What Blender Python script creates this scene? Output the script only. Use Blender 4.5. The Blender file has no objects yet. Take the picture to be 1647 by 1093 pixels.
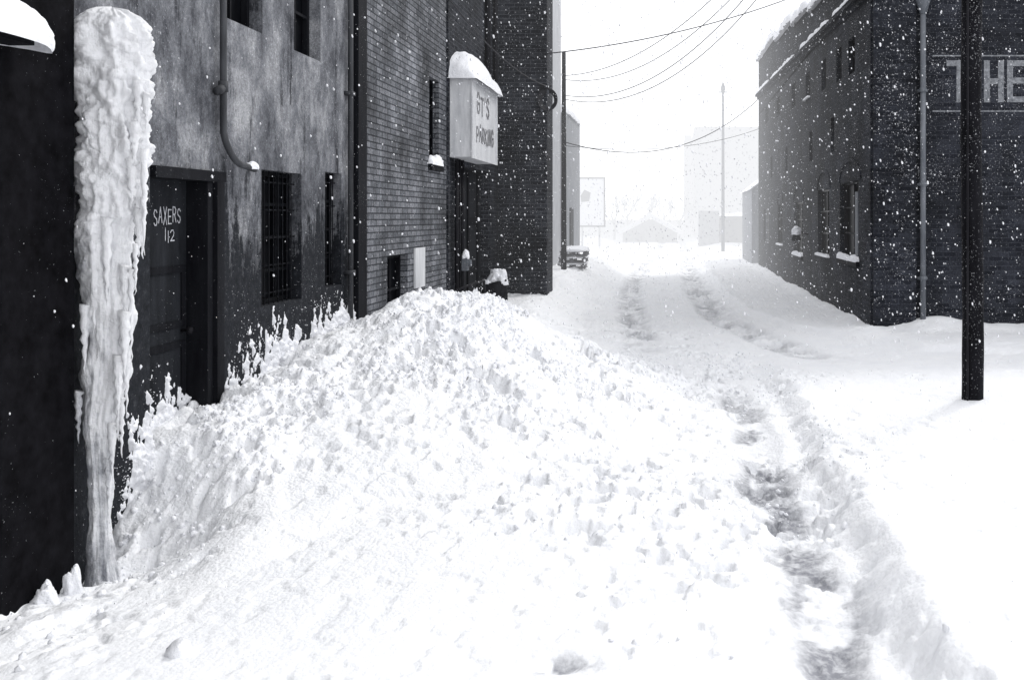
import bpy, math, random
import numpy as np
from mathutils import Vector, Matrix

random.seed(7)
rng = np.random.RandomState(11)
scene = bpy.context.scene
COL = scene.collection
EYE = 1.9

# ------------------------------------------------------------------ noise
TABS = [rng.rand(256, 256) for _ in range(24)]
def vnoise(x, y, s=0):
    T = TABS[s % 24]
    x = np.asarray(x, float); y = np.asarray(y, float)
    xi = np.floor(x).astype(int); yi = np.floor(y).astype(int)
    fx = x - xi; fy = y - yi
    fx = fx*fx*(3-2*fx); fy = fy*fy*(3-2*fy)
    a = T[xi & 255, yi & 255]; b = T[(xi+1) & 255, yi & 255]
    c = T[xi & 255, (yi+1) & 255]; d = T[(xi+1) & 255, (yi+1) & 255]
    return (a*(1-fx)+b*fx)*(1-fy)+(c*(1-fx)+d*fx)*fy
def fbm(x, y, s=0, o=4):
    v = 0; a = .5; t = 0
    for i in range(o):
        v = v + a*vnoise(x*2**i+i*17.3, y*2**i+i*9.1, s+i); t += a; a *= .5
    return v/t
def clod(x, y, cell, s, r0, r1, keep=.7):
    ix = np.floor(x/cell).astype(int); iy = np.floor(y/cell).astype(int)
    h = np.zeros_like(x)
    A, B, C, D = TABS[s % 24], TABS[(s+1) % 24], TABS[(s+2) % 24], TABS[(s+3) % 24]
    for i in (-1, 0, 1):
        for j in (-1, 0, 1):
            a = (ix+i) & 255; b = (iy+j) & 255
            cx = (ix+i+A[a, b])*cell; cy = (iy+j+B[a, b])*cell
            r = (r0+(r1-r0)*C[a, b])*cell*(D[a, b] < keep)
            d2 = (x-cx)**2+(y-cy)**2
            h = np.maximum(h, np.sqrt(np.maximum(0, r*r-d2)))
    return h
def sstep(a, b, x):
    t = np.clip((x-a)/(b-a), 0, 1)
    return t*t*(3-2*t)

# ------------------------------------------------------------------ ground height
RIDGE = [(-3.75, 6.55, .42, .95), (-3.4, 7.3, .60, 1.4), (-3.05, 8.8, .86, 1.9),
         (-2.50, 9.8, 1.16, 2.15), (-2.25, 10.7, 1.00, 1.9), (-3.2, 13.2, .5, 1.4)]
def mound(X, Y):
    m = np.zeros_like(X)
    for (x0, y0, h0, R0), (x1, y1, h1, R1) in zip(RIDGE[:-1], RIDGE[1:]):
        dx, dy = x1-x0, y1-y0
        t = np.clip(((X-x0)*dx+(Y-y0)*dy)/(dx*dx+dy*dy), 0, 1)
        ex = X-(x0+t*dx); ey = Y-(y0+t*dy)
        ey = np.where(ey < 0, ey*.62, ey)          # heap tails off longer toward the open street
        d = np.hypot(ex, ey)
        d = np.sqrt(d*d+.20)-.45
        h = h0+t*(h1-h0); R = R0+t*(R1-R0)
        s = np.clip(1-d/R, 0, 1)
        m = np.maximum(m, h*(s*.78+.22*s*s))
    return m
def ground(X, Y, full=True):
    X = np.asarray(X, float); Y = np.asarray(Y, float)
    z = (fbm(X*.45, Y*.3, 1, 3)-.5)*.10
    m = mound(X+(vnoise(X*.9, Y*.5, 3)-.5)*.5+(vnoise(X*2.6, Y*2.2, 5)-.5)*.22, Y+(vnoise(X*1.4, Y*1.1, 4)-.5)*.5)
    m2 = .20*np.exp(-((X+1.2)/1.1)**2-((Y-6.9)/2.0)**2)
    z = z+np.maximum(m, 0)+m2*(1-np.clip(m, 0, 1))
    tgt = np.interp(Y, [3.5, 4.6, 5.2, 5.5, 5.8, 6.2, 6.5], [-.02, -.08, -.17, -.24, -.06, .34, .55])
    wgt = sstep(-2.35, -3.25, X)*(1-sstep(6.15, 6.6, Y))*sstep(2.5, 3.8, Y)
    z = z*(1-wgt)+(tgt+(fbm(X*3, Y*3, 9, 3)-.5)*.12)*wgt
    lb = np.interp(Y, [11, 15, 18.5, 22, 30, 45, 60], [0, .34, .42, .55, .60, .3, 0])
    z = z+lb*sstep(-1.6+.2*np.sin(Y*1.3), -2.7, X)*(.8+.4*fbm(X*1.2, Y*.9, 10, 3))
    edge = np.interp(Y, [11.5, 13.2, 14.6, 16, 18, 21, 28, 40, 60], [6, 3.4, 2.5, 1.75, 1.35, 1.15, 1.0, .85, .7])
    edge = edge+(fbm(X*.5, Y*.9, 5, 3)-.5)*.30
    far_bank = .10*sstep(edge, edge+.26, X)*sstep(11.5, 13.5, Y)*(1-sstep(42, 60, Y))
    z = z+far_bank
    z = z+.10*sstep(2.70, 3.15, X)*fbm(X*1.5, Y*1.3, 6, 3)*sstep(14, 15.2, Y)*(1-sstep(36, 44, Y))
    z = z+.20*sstep(14.2, 14.9, Y)*(1-sstep(15.2, 15.6, Y))*sstep(3.4, 4.2, X)*fbm(X*1.7, Y, 8, 3)
    e2 = .93+(fbm(Y*1.6, X*1.2+2, 6, 4)-.5)*.30+.02*(Y-4)
    nb = sstep(e2-.04, e2+.25, X)
    near_bank = (.19+.05*np.sin(X*.9+Y*.35))*nb*(1-sstep(9.5, 13.0, Y))
    z = z+near_bank
    z = z+.10*sstep(3, 7, X)*(1-sstep(13, 15, Y))
    tc = .68+(fbm(Y*1.1, X*.8, 8, 3)-.5)*.26-.02*sstep(6, 9, Y)
    tw = .13+.11*fbm(Y*2.3, X*1.5+5, 9, 3)
    tr = np.exp(-((X-tc)/tw)**4)*(1-sstep(9.6, 11.2, Y))
    z = z-.06*tr
    l = np.interp(Y, [11, 14, 18, 26, 40, 70], [-.35, -.5, -.85, -1.2, -1.25, -1.0])
    r = np.interp(Y, [11, 13, 15, 18, 26, 40, 70], [2.6, 1.9, 1.35, .85, .6, .5, .5])
    far = sstep(11.5, 14.5, Y)
    wl = X+(fbm(X*2, Y*1.2, 17, 3)-.5)*.16
    tl = np.exp(-((wl-l)/.28)**4)*far*sstep(12.5, 15, Y)
    t2 = np.exp(-((wl-r)/.34)**4)*far
    tread = .5+.5*np.sin(Y*8+X*2+3*vnoise(X*2, Y*.7, 8))
    rag = .45+.55*sstep(.32, .52, fbm(X*2.5, Y*1.2, 13, 3))
    z = z-(.06+.06*tread)*tl*rag-(.09+.04*tread)*t2*rag
    sc = np.exp(-((X+.48)/.14)**2-((Y-3.93)/.09)**2)
    z = z-.05*sc
    z = z+.9*np.exp(-((Y-66)/4)**2)*fbm(X*.4, Y*.3, 12, 3)*(sstep(1.5, 3, X)+sstep(-3.5, -6, X))
    if not full:
        return z
    fore = (1-sstep(10.5, 13.5, Y))
    near = .36+.64*sstep(4.0, 6.6, Y+.5*(X+1))
    cm = np.clip(m/.22, 0, 1)
    chunk = np.maximum(cm*np.maximum(near, .5), .55*fore*(1-sstep(.6, 1.0, X))*near)
    chunk = np.maximum(chunk, .65*np.exp(-((X-(e2+.02))/.18)**2)*(1-sstep(10, 12, Y)))
    chunk = np.maximum(chunk, .50*tr)
    chunk = np.maximum(chunk, .60*np.maximum(tl, t2))
    chunk = np.maximum(chunk, .16*fore*(1-sstep(1.4, 2.6, X)))
    chunk = np.maximum(chunk, .26*sstep(10, 13, Y)*(1-sstep(1.2, 2.0, X)))
    chunk = np.maximum(chunk, .10)
    chunk = chunk*(1-sstep(30, 50, Y))
    patch = .35+.65*sstep(.36, .58, fbm(X*1.4+4, Y*1.4, 14, 4))
    wx = X+(vnoise(X*11, Y*11, 2)-.5)*.06+(vnoise(X*30, Y*30, 12)-.5)*.025
    wy = Y+(vnoise(X*11+40, Y*11, 4)-.5)*.06+(vnoise(X*30+9, Y*30, 16)-.5)*.025
    big = clod(wx, wy, .24, 0, .10, .32, .30)*.5
    mid = clod(wx, wy, .11, 5, .14, .48, .58)*.85
    sml = clod(wx+3.3, wy, .056, 10, .22, .55, .75)*1.05
    c = np.maximum(big, mid)+sml*1.0
    c = c+(fbm(X*3.2, Y*3.2, 15, 4)-.5)*.16
    c = c+(fbm(X*14, Y*14, 18, 3)-.5)*.06
    pit = sstep(.56, .68, fbm(X*8+11, Y*8, 7, 3))
    c = c-.13*pit
    z = z+c*chunk*patch
    sl = np.clip(tr*(.22+1.3*sstep(.40, .58, fbm(X*4, Y*3.2, 20, 4)))*.62, 0, 1)*(1-.4*sstep(7.5, 10.5, Y))
    sl = np.maximum(sl, sc*sstep(.42, .6, fbm(X*16, Y*16, 21, 3))*.95)
    sl = np.maximum(sl, .70*np.maximum(tl, t2)*rag*(.35*tread+.65*sstep(.40, .56, fbm(X*5, Y*3, 22, 3))))
    return z, sl
def gz(x, y):
    return float(ground(np.array([x]), np.array([y]), False)[0])

# ------------------------------------------------------------------ materials
HG = bpy.data.node_groups.new("painted_haze", 'ShaderNodeTree')  # pale glow mixed into surface colour by distance along the alley, imitating haze
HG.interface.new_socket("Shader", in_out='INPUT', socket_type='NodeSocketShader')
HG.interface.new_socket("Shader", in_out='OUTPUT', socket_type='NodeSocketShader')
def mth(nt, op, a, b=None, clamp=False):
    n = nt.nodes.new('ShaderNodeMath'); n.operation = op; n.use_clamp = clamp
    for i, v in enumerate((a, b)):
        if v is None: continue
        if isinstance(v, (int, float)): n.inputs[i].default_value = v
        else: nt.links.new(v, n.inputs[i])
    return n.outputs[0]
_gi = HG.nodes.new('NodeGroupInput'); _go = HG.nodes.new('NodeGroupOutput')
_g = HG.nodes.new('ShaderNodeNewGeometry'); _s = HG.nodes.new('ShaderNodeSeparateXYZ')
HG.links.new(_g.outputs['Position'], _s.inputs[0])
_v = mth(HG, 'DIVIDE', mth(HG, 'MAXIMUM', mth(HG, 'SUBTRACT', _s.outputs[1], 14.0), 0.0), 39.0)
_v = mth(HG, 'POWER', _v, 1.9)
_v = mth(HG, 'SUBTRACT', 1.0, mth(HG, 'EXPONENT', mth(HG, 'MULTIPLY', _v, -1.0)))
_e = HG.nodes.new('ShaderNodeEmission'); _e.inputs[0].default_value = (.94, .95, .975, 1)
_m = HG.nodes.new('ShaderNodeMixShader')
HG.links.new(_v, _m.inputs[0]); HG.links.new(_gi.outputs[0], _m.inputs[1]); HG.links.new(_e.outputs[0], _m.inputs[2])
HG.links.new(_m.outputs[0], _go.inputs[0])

class M:
    def __init__(s, name, paint_haze=True):
        s.m = bpy.data.materials.new(name); s.m.use_nodes = True
        s.m.cycles.emission_sampling = 'NONE'
        s.nt = s.m.node_tree; s.nt.nodes.clear()
        s.b = s.nt.nodes.new('ShaderNodeBsdfPrincipled'); s.o = s.nt.nodes.new('ShaderNodeOutputMaterial')
        if paint_haze:
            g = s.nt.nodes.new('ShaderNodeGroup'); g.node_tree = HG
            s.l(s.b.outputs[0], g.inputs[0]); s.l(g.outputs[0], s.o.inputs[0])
        else: s.l(s.b.outputs[0], s.o.inputs[0])
        g = s.nt.nodes.new('ShaderNodeNewGeometry'); s.pos = g.outputs['Position']; s.geo = g
        sp = s.nt.nodes.new('ShaderNodeSeparateXYZ'); s.l(s.pos, sp.inputs[0]); s.x, s.y, s.z = sp.outputs
    def l(s, a, b): s.nt.links.new(a, b)
    def f(s, op, a, b=None, c=False): return mth(s.nt, op, a, b, c)
    def xyz(s, a, b, c=0.0):
        n = s.nt.nodes.new('ShaderNodeCombineXYZ')
        for i, v in enumerate((a, b, c)):
            if isinstance(v, (int, float)): n.inputs[i].default_value = v
            else: s.l(v, n.inputs[i])
        return n.outputs[0]
    def noise(s, scale, detail=4, vec=None, rough=.55, dist=0):
        n = s.nt.nodes.new('ShaderNodeTexNoise'); n.inputs['Scale'].default_value = scale
        n.inputs['Detail'].default_value = detail; n.inputs['Roughness'].default_value = rough
        n.inputs['Distortion'].default_value = dist
        s.l(vec if vec is not None else s.pos, n.inputs['Vector']); return n.outputs['Fac']
    def ramp(s, fac, stops):
        n = s.nt.nodes.new('ShaderNodeValToRGB'); cr = n.color_ramp
        while len(cr.elements) < len(stops): cr.elements.new(.5)
        for e, (p, c) in zip(cr.elements, stops):
            e.position = p; e.color = (*((c,)*3 if isinstance(c, (int, float)) else c), 1)
        s.l(fac, n.inputs[0]); return n.outputs[0]
    def mix(s, fac, a, b, blend='MIX'):
        n = s.nt.nodes.new('ShaderNodeMix'); n.data_type = 'RGBA'; n.blend_type = blend
        if isinstance(fac, (int, float)): n.inputs[0].default_value = fac
        else: s.l(fac, n.inputs[0])
        for i, v in ((6, a), (7, b)):
            if isinstance(v, (tuple, list)): n.inputs[i].default_value = (*v[:3], 1)
            else: s.l(v, n.inputs[i])
        return n.outputs[2]
    def col(s, v):
        if isinstance(v, (tuple, list)): s.b.inputs['Base Color'].default_value = (*v[:3], 1)
        else: s.l(v, s.b.inputs['Base Color'])
    def set(s, rough=.8, spec=.3, metal=0):
        s.b.inputs['Roughness'].default_value = rough
        s.b.inputs['Specular IOR Level'].default_value = spec
        s.b.inputs['Metallic'].default_value = metal
    def bump(s, h, strength=.5, dist=.01):
        n = s.nt.nodes.new('ShaderNodeBump'); n.inputs['Strength'].default_value = strength
        n.inputs['Distance'].default_value = dist; s.l(h, n.inputs['Height'])
        s.l(n.outputs[0], s.b.inputs['Normal'])
SNOWC = (.80, .81, .85)

def stuck_snow(s, base, amount=.66, scale=38, big=1.1, bigamp=.3):
    """snow blown against a rough wall, in small specks and in drifting patches"""
    n = s.noise(scale, 3, rough=.7)
    p = s.noise(big, 4, rough=.6)
    v = s.f('ADD', n, s.f('MULTIPLY', s.f('SUBTRACT', p, .5), bigamp))
    msk = s.ramp(v, [(amount, 0.0), (amount+.08, .7)])
    return s.mix(msk, base, SNOWC), msk

def brick_mat(name, c1, c2, mortar, snow_amt, bandw=.21, lo=.40, hi=1.5):
    s = M(name)
    u = s.f('ADD', s.x, s.y)
    v = s.xyz(u, s.z, 0.0)
    b = s.nt.nodes.new('ShaderNodeTexBrick'); s.l(v, b.inputs['Vector'])
    b.inputs['Scale'].default_value = 1; b.inputs['Brick Width'].default_value = bandw
    b.inputs['Row Height'].default_value = .075; b.inputs['Mortar Size'].default_value = .009
    b.inputs['Mortar Smooth'].default_value = .3; b.inputs['Bias'].default_value = 0
    b.inputs['Color1'].default_value = (*c1, 1); b.inputs['Color2'].default_value = (*c2, 1)
    b.inputs['Mortar'].default_value = (*mortar, 1)
    n = s.noise(.9, 6, rough=.7)
    c = s.mix(1.0, b.outputs[0], s.ramp(n, [(.33, lo), (.67, hi)]), 'MULTIPLY')
    c = s.mix(1.0, c, s.ramp(s.noise(36, 5, rough=.9), [(.32, .15), (.68, 2.4)]), 'MULTIPLY')
    st = s.noise(1.0, 4, s.xyz(s.f('MULTIPLY', u, 2.4), s.f('MULTIPLY', s.z, .25)), .6)
    c = s.mix(s.ramp(st, [(.42, .0), (.7, .6)]), c, (.007, .008, .010))
    c, m = stuck_snow(s, c, snow_amt, 34, 1.1, .22)
    s.col(c); s.set(.85, .15)
    h = s.f('ADD', s.f('MULTIPLY', b.outputs['Fac'], -1.0), s.f('MULTIPLY', s.noise(60, 3), .5))
    h = s.f('ADD', h, s.f('MULTIPLY', m, 1.2))
    s.bump(h, .8, .008)
    return s.m

s = M("packed_snow")
at = s.nt.nodes.new('ShaderNodeAttribute'); at.attribute_name = "slush"
n1 = s.noise(2.2, 5); n2 = s.noise(26, 4)
c = s.ramp(n1, [(.3, (.87, .88, .905)), (.7, (.915, .92, .935))])
sl = s.f('MULTIPLY', at.outputs['Fac'], s.ramp(n2, [(.3, .55), (.6, 1.0)]))
c = s.mix(sl, c, (.22, .225, .25))
s.col(c); s.set(.75, .10)
vo = s.nt.nodes.new('ShaderNodeTexVoronoi'); vo.inputs['Scale'].default_value = 42; s.l(s.pos, vo.inputs['Vector'])
h = s.f('ADD', s.f('MULTIPLY', s.noise(24, 5, rough=.72), .9), s.f('MULTIPLY', s.noise(95, 3, rough=.7), .35))
h = s.f('ADD', h, s.f('MULTIPLY', vo.outputs['Distance'], -.5))
h = s.f('MULTIPLY', h, s.f('ADD', .4, s.f('MULTIPLY', s.ramp(s.f('DIVIDE', s.y, 10.0), [(.40, 0.0), (.68, 1.0)]), .6)))
s.bump(h, .6, .024)
SNOW = s.m
s = M("fresh_snow")
s.col(s.ramp(s.noise(6, 4), [(.3, (.84, .85, .885)), (.7, (.90, .905, .93))])); s.set(.75, .10)
s.bump(s.noise(35, 4, rough=.7), .7, .02); FRESH = s.m

s = M("falling_flake", paint_haze=False); s.col((.78, .785, .81)); s.set(.7, .1); FLAKE = s.m

s = M("stained_stucco")
u = s.f('ADD', s.x, s.y)
big = s.noise(1.3, 7, s.xyz(s.f('MULTIPLY', u, 1.6), s.f('MULTIPLY', s.z, .9)), .74)
strk = s.noise(1.6, 6, s.xyz(s.f('MULTIPLY', u, 3.6), s.f('MULTIPLY', s.z, .45)), .72)
fine = s.noise(14, 6, rough=.8)
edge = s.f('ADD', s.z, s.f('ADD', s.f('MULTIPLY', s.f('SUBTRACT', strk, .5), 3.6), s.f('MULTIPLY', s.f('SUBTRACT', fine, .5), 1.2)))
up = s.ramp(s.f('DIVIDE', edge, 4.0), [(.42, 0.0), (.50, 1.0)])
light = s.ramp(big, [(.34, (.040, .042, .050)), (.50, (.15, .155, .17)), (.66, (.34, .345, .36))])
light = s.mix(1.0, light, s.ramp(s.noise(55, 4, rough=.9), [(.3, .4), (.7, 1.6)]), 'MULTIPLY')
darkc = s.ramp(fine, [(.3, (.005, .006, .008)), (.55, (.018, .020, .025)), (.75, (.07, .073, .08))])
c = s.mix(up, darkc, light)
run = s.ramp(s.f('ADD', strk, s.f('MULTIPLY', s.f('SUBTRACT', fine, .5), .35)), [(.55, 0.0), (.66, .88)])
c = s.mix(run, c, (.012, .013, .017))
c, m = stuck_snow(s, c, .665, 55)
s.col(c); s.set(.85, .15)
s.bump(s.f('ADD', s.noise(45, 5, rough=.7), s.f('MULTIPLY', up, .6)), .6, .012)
STUCCO = s.m

LBRICK = brick_mat("grimy_light_brick", (.085, .09, .10), (.165, .17, .185), (.032, .034, .040), .65)
DBRICK = brick_mat("dark_sooty_brick", (.010, .011, .015), (.028, .030, .036), (.052, .055, .063), .645)
RBRICK = brick_mat("dark_snow_dusted_brick", (.007, .008, .012), (.022, .024, .031), (.025, .027, .034), .62)

def plain(name, c0, c1, rough=.6, spec=.3, metal=0, scale=8, snow=None, stretch=True, bmp=.3):
    s = M(name)
    vec = s.xyz(s.f('MULTIPLY', s.f('ADD', s.x, s.y), 3.0), s.f('MULTIPLY', s.z, .5)) if stretch else None
    n = s.noise(scale if not stretch else scale*.4, 5, vec, .65)
    c = s.ramp(n, [(.3, c0), (.7, c1)])
    if snow: c, _ = stuck_snow(s, c, snow, 60)
    s.col(c); s.set(rough, spec, metal); s.bump(s.noise(scale*5, 4), bmp, .006)
    return s.m
BLACKWALL = plain("tarred_wall", (.001, .001, .0015), (.008, .008, .010), .85, .05, snow=.69, stretch=False, scale=9)
DOOR = plain("old_door_paint", (.006, .007, .009), (.022, .024, .029), .7, .12, snow=.69)
TRIM = plain("dark_trim_paint", (.003, .003, .005), (.012, .013, .016), .7, .10, snow=.69)
GLASS = plain("grimy_window_glass", (.002, .002, .003), (.005, .006, .008), .4, .12, bmp=.05)
IRON = plain("rusted_iron", (.004, .004, .006), (.022, .022, .026), .7, .15, snow=.70)
DPIPE = plain("weathered_downpipe", (.018, .019, .022), (.07, .073, .08), .65, .2, snow=.67)
PIPE = plain("grey_painted_pipe", (.07, .08, .095), (.17, .18, .20), .6, .3, snow=.66)
POLEM = plain("creosoted_timber", (.002, .002, .003), (.010, .010, .013), .85, .10, snow=.635)
WHITEP = plain("weathered_white_paint", (.32, .33, .35), (.60, .61, .63), .6, .3)
SIGNP = plain("sign_white_enamel", (.46, .47, .49), (.72, .725, .74), .5, .3, snow=.62)
PALE = plain("pale_render", (.36, .37, .39), (.56, .57, .59), .8, .2)
PALEG = plain("pale_grey_render", (.20, .21, .23), (.34, .35, .37), .8, .2)
PAINT = plain("white_lettering_paint", (.24, .25, .28), (.58, .59, .62), .7, .2, stretch=False, scale=20)
FADED = plain("faded_wall_paint", (.06, .065, .075), (.30, .31, .33), .8, .2, stretch=False, scale=16, snow=.66)
LETTER = plain("faded_black_lettering", (.015, .015, .02), (.36, .36, .38), .6, .3, snow=.60, stretch=False, scale=12)
WIREM = plain("cable_sheath", (.02, .02, .025), (.04, .04, .045), .6, .3)
WOOD = plain("grey_wood", (.06, .06, .065), (.14, .14, .15), .8, .2)
BARK = plain("wet_bark", (.05, .05, .055), (.10, .10, .105), .8, .2)
s = M("cloudy_ice")
n = s.noise(1.0, 6, s.xyz(s.f('MULTIPLY', s.f('ADD', s.x, s.y), 14.0), s.f('MULTIPLY', s.z, 1.6)), .65)
k = s.noise(10, 5, rough=.7)
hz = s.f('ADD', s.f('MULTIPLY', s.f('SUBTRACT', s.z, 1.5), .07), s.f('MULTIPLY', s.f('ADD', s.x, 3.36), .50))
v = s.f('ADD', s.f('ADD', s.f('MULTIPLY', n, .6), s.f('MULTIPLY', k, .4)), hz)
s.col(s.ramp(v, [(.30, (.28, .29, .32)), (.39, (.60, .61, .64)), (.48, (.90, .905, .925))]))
s.set(.6, .25); s.bump(s.f('ADD', s.f('ADD', k, n), s.f('MULTIPLY', s.noise(55, 4, rough=.8), .6)), .75, .03)
ICE = s.m

# ------------------------------------------------------------------ object helpers
def fast_mesh(name, V, F, mat, smooth=True):
    V = np.asarray(V, np.float32).reshape(-1, 3); F = np.asarray(F, np.int32); k = F.shape[1]
    me = bpy.data.meshes.new(name)
    me.vertices.add(len(V)); me.vertices.foreach_set('co', V.ravel())
    me.loops.add(F.size); me.loops.foreach_set('vertex_index', F.ravel())
    me.polygons.add(len(F)); me.polygons.foreach_set('loop_start', np.arange(0, F.size, k, dtype=np.int32))
    me.polygons.foreach_set('loop_total', np.full(len(F), k, dtype=np.int32))
    me.update(calc_edges=True)
    if smooth: me.polygons.foreach_set('use_smooth', np.ones(len(F), dtype=bool))
    me.materials.append(mat)
    ob = bpy.data.objects.new(name, me); COL.objects.link(ob)
    return ob
def grid_faces(ny, nx):
    idx = np.arange(nx*ny).reshape(ny, nx)
    return np.stack([idx[:-1, :-1], idx[:-1, 1:], idx[1:, 1:], idx[1:, :-1]], -1).reshape(-1, 4)
def mesh_obj(name, V, F, mat, parent=None, smooth=False, loc=None):
    me = bpy.data.meshes.new(name)
    me.from_pydata([tuple(v) for v in V], [], [tuple(f) for f in F]); me.update()
    if mat: me.materials.append(mat)
    if smooth: me.polygons.foreach_set('use_smooth', [True]*len(me.polygons))
    ob = bpy.data.objects.new(name, me)
    if loc is not None:
        me.transform(Matrix.Translation(-Vector(loc))); ob.location = loc
    COL.objects.link(ob)
    if parent is not None: attach(ob, parent)
    return ob
def attach(ob, parent):
    ob.parent = parent
    acc = Vector((0, 0, 0)); q = parent
    while q is not None:
        acc += q.location; q = q.parent
    ob.location = Vector(ob.location)-acc
def root(name, loc, label, cat, group=None):
    e = bpy.data.objects.new(name, None); e.location = loc; e.empty_display_size = .3
    COL.objects.link(e); e["label"] = label; e["category"] = cat
    if group: e["group"] = group
    return e
def tag(o, label, cat, group=None, kind=None):
    if label: o["label"] = label
    if cat: o["category"] = cat
    if group: o["group"] = group
    if kind: o["kind"] = kind
    return o
class G:
    def __init__(s): s.V = []; s.F = []
    def add(s, V, F):
        k = len(s.V); s.V += [tuple(v) for v in V]; s.F += [tuple(i+k for i in f) for f in F]; return s
    def box(s, a, b):
        x0, y0, z0 = a; x1, y1, z1 = b
        return s.add([(x0,y0,z0),(x1,y0,z0),(x1,y1,z0),(x0,y1,z0),(x0,y0,z1),(x1,y0,z1),(x1,y1,z1),(x0,y1,z1)],
                     [(0,3,2,1),(4,5,6,7),(0,1,5,4),(1,2,6,5),(2,3,7,6),(3,0,4,7)])
    def tube(s, pts, rad, n=10, cap=True):
        pts = [Vector(p) for p in pts]
        R = rad if isinstance(rad, (list, tuple)) else [rad]*len(pts)
        V = []; F = []
        ref = None
        for i, p in enumerate(pts):
            t = (pts[min(i+1, len(pts)-1)]-pts[max(i-1, 0)]).normalized()
            if ref is None:
                ref = Vector((0, 0, 1)) if abs(t.z) < .9 else Vector((1, 0, 0))
            a = t.cross(ref).normalized(); b = a.cross(t).normalized(); ref = b
            for k in range(n):
                an = 2*math.pi*k/n
                V.append(p+(a*math.cos(an)+b*math.sin(an))*R[i])
        for i in range(len(pts)-1):
            for k in range(n):
                k2 = (k+1) % n
                F.append((i*n+k, i*n+k2, (i+1)*n+k2, (i+1)*n+k))
        if cap:
            F.append(tuple(range(n))[::-1]); F.append(tuple((len(pts)-1)*n+k for k in range(n)))
        return s.add(V, F)
    def obj(s, name, mat, parent=None, smooth=False, loc=None):
        return mesh_obj(name, s.V, s.F, mat, parent, smooth, loc)

def wall(g, axis, c, u0, u1, z0, z1, holes, depth, d):
    us = sorted({u0, u1, *[h[0] for h in holes], *[h[1] for h in holes]})
    zs = sorted({z0, z1, *[h[2] for h in holes], *[h[3] for h in holes]})
    def P(u, z, o=0.0): return (c-d*o, u, z) if axis == 'X' else (u, c-d*o, z)
    for i in range(len(us)-1):
        for j in range(len(zs)-1):
            um = (us[i]+us[i+1])/2; zm = (zs[j]+zs[j+1])/2
            if any(h[0] < um < h[1] and h[2] < zm < h[3] for h in holes): continue
            g.add([P(us[i], zs[j]), P(us[i+1], zs[j]), P(us[i+1], zs[j+1]), P(us[i], zs[j+1])], [(0, 1, 2, 3)])
    for h in holes:
        a = [P(h[0], h[2]), P(h[1], h[2]), P(h[1], h[3]), P(h[0], h[3])]
        b = [P(h[0], h[2], depth), P(h[1], h[2], depth), P(h[1], h[3], depth), P(h[0], h[3], depth)]
        g.add(a+b, [(0, 1, 5, 4), (1, 2, 6, 5), (2, 3, 7, 6), (3, 0, 4, 7)])

def lump_strip(pts, w, h, seed=0, step=.05, rough=.35, mat=None, name="snow_cap", parent=None):
    pts = [Vector(p) for p in pts]
    P = []
    for a, b in zip(pts[:-1], pts[1:]):
        n = max(1, int((b-a).length/step))
        for i in range(n): P.append(a.lerp(b, i/n))
    P.append(pts[-1])
    n = len(P); K = 9; V = []; F = []
    r = random.Random(seed)
    for i, p in enumerate(P):
        t = (P[min(i+1, n-1)]-P[max(i-1, 0)]); t.z = 0
        if t.length < 1e-6: t = Vector((0, 1, 0))
        t.normalize(); a = Vector((t.y, -t.x, 0))
        e = min(i, n-1-i)*step; e = min(1, .35+e/(.6*max(w, h)+.01)*.65)
        q = float(vnoise(np.array([i*step/.22+seed*3.1]), np.array([seed*1.7]), seed)[0])
        hh = h*e*(1-rough+2*rough*q); ww = w*(.9+.2*q)*(.7+.3*e)
        for k in range(K):
            an = math.pi*k/(K-1)
            j = 1+(r.random()-.5)*.22
            V.append(p+a*(math.cos(an)*ww/2*j)+Vector((0, 0, max(-.01, math.sin(an)**.7*hh*j if 0 < k < K-1 else -.015))))
    for i in range(n-1):
        for k in range(K-1):
            F.append((i*K+k, (i+1)*K+k, (i+1)*K+k+1, i*K+k+1))
    F.append(tuple(range(K))); F.append(tuple((n-1)*K+k for k in range(K))[::-1])
    return mesh_obj(name, V, F, mat or FRESH, parent, True)
def blob(c, rad, seed, name, parent, amp=.5, zmin=-.25):
    A_, Q_ = np.meshgrid(np.linspace(0, 2*np.pi, 49), np.linspace(zmin, 1, 32))
    T = Q_*1.5707
    cx_, cy_, cz_ = np.cos(A_)*np.cos(T), np.sin(A_)*np.cos(T), np.sin(T)
    nn = 1-amp/2+amp*fbm(cx_*2.0+5+seed, cy_*2.0+cz_*2, seed, 4)
    V = np.stack([c[0]+rad[0]*cx_*nn, c[1]+rad[1]*cy_*nn, c[2]+rad[2]*cz_*nn], -1)
    o = fast_mesh(name, V, grid_faces(32, 49), FRESH); attach(o, parent); return o

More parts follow.
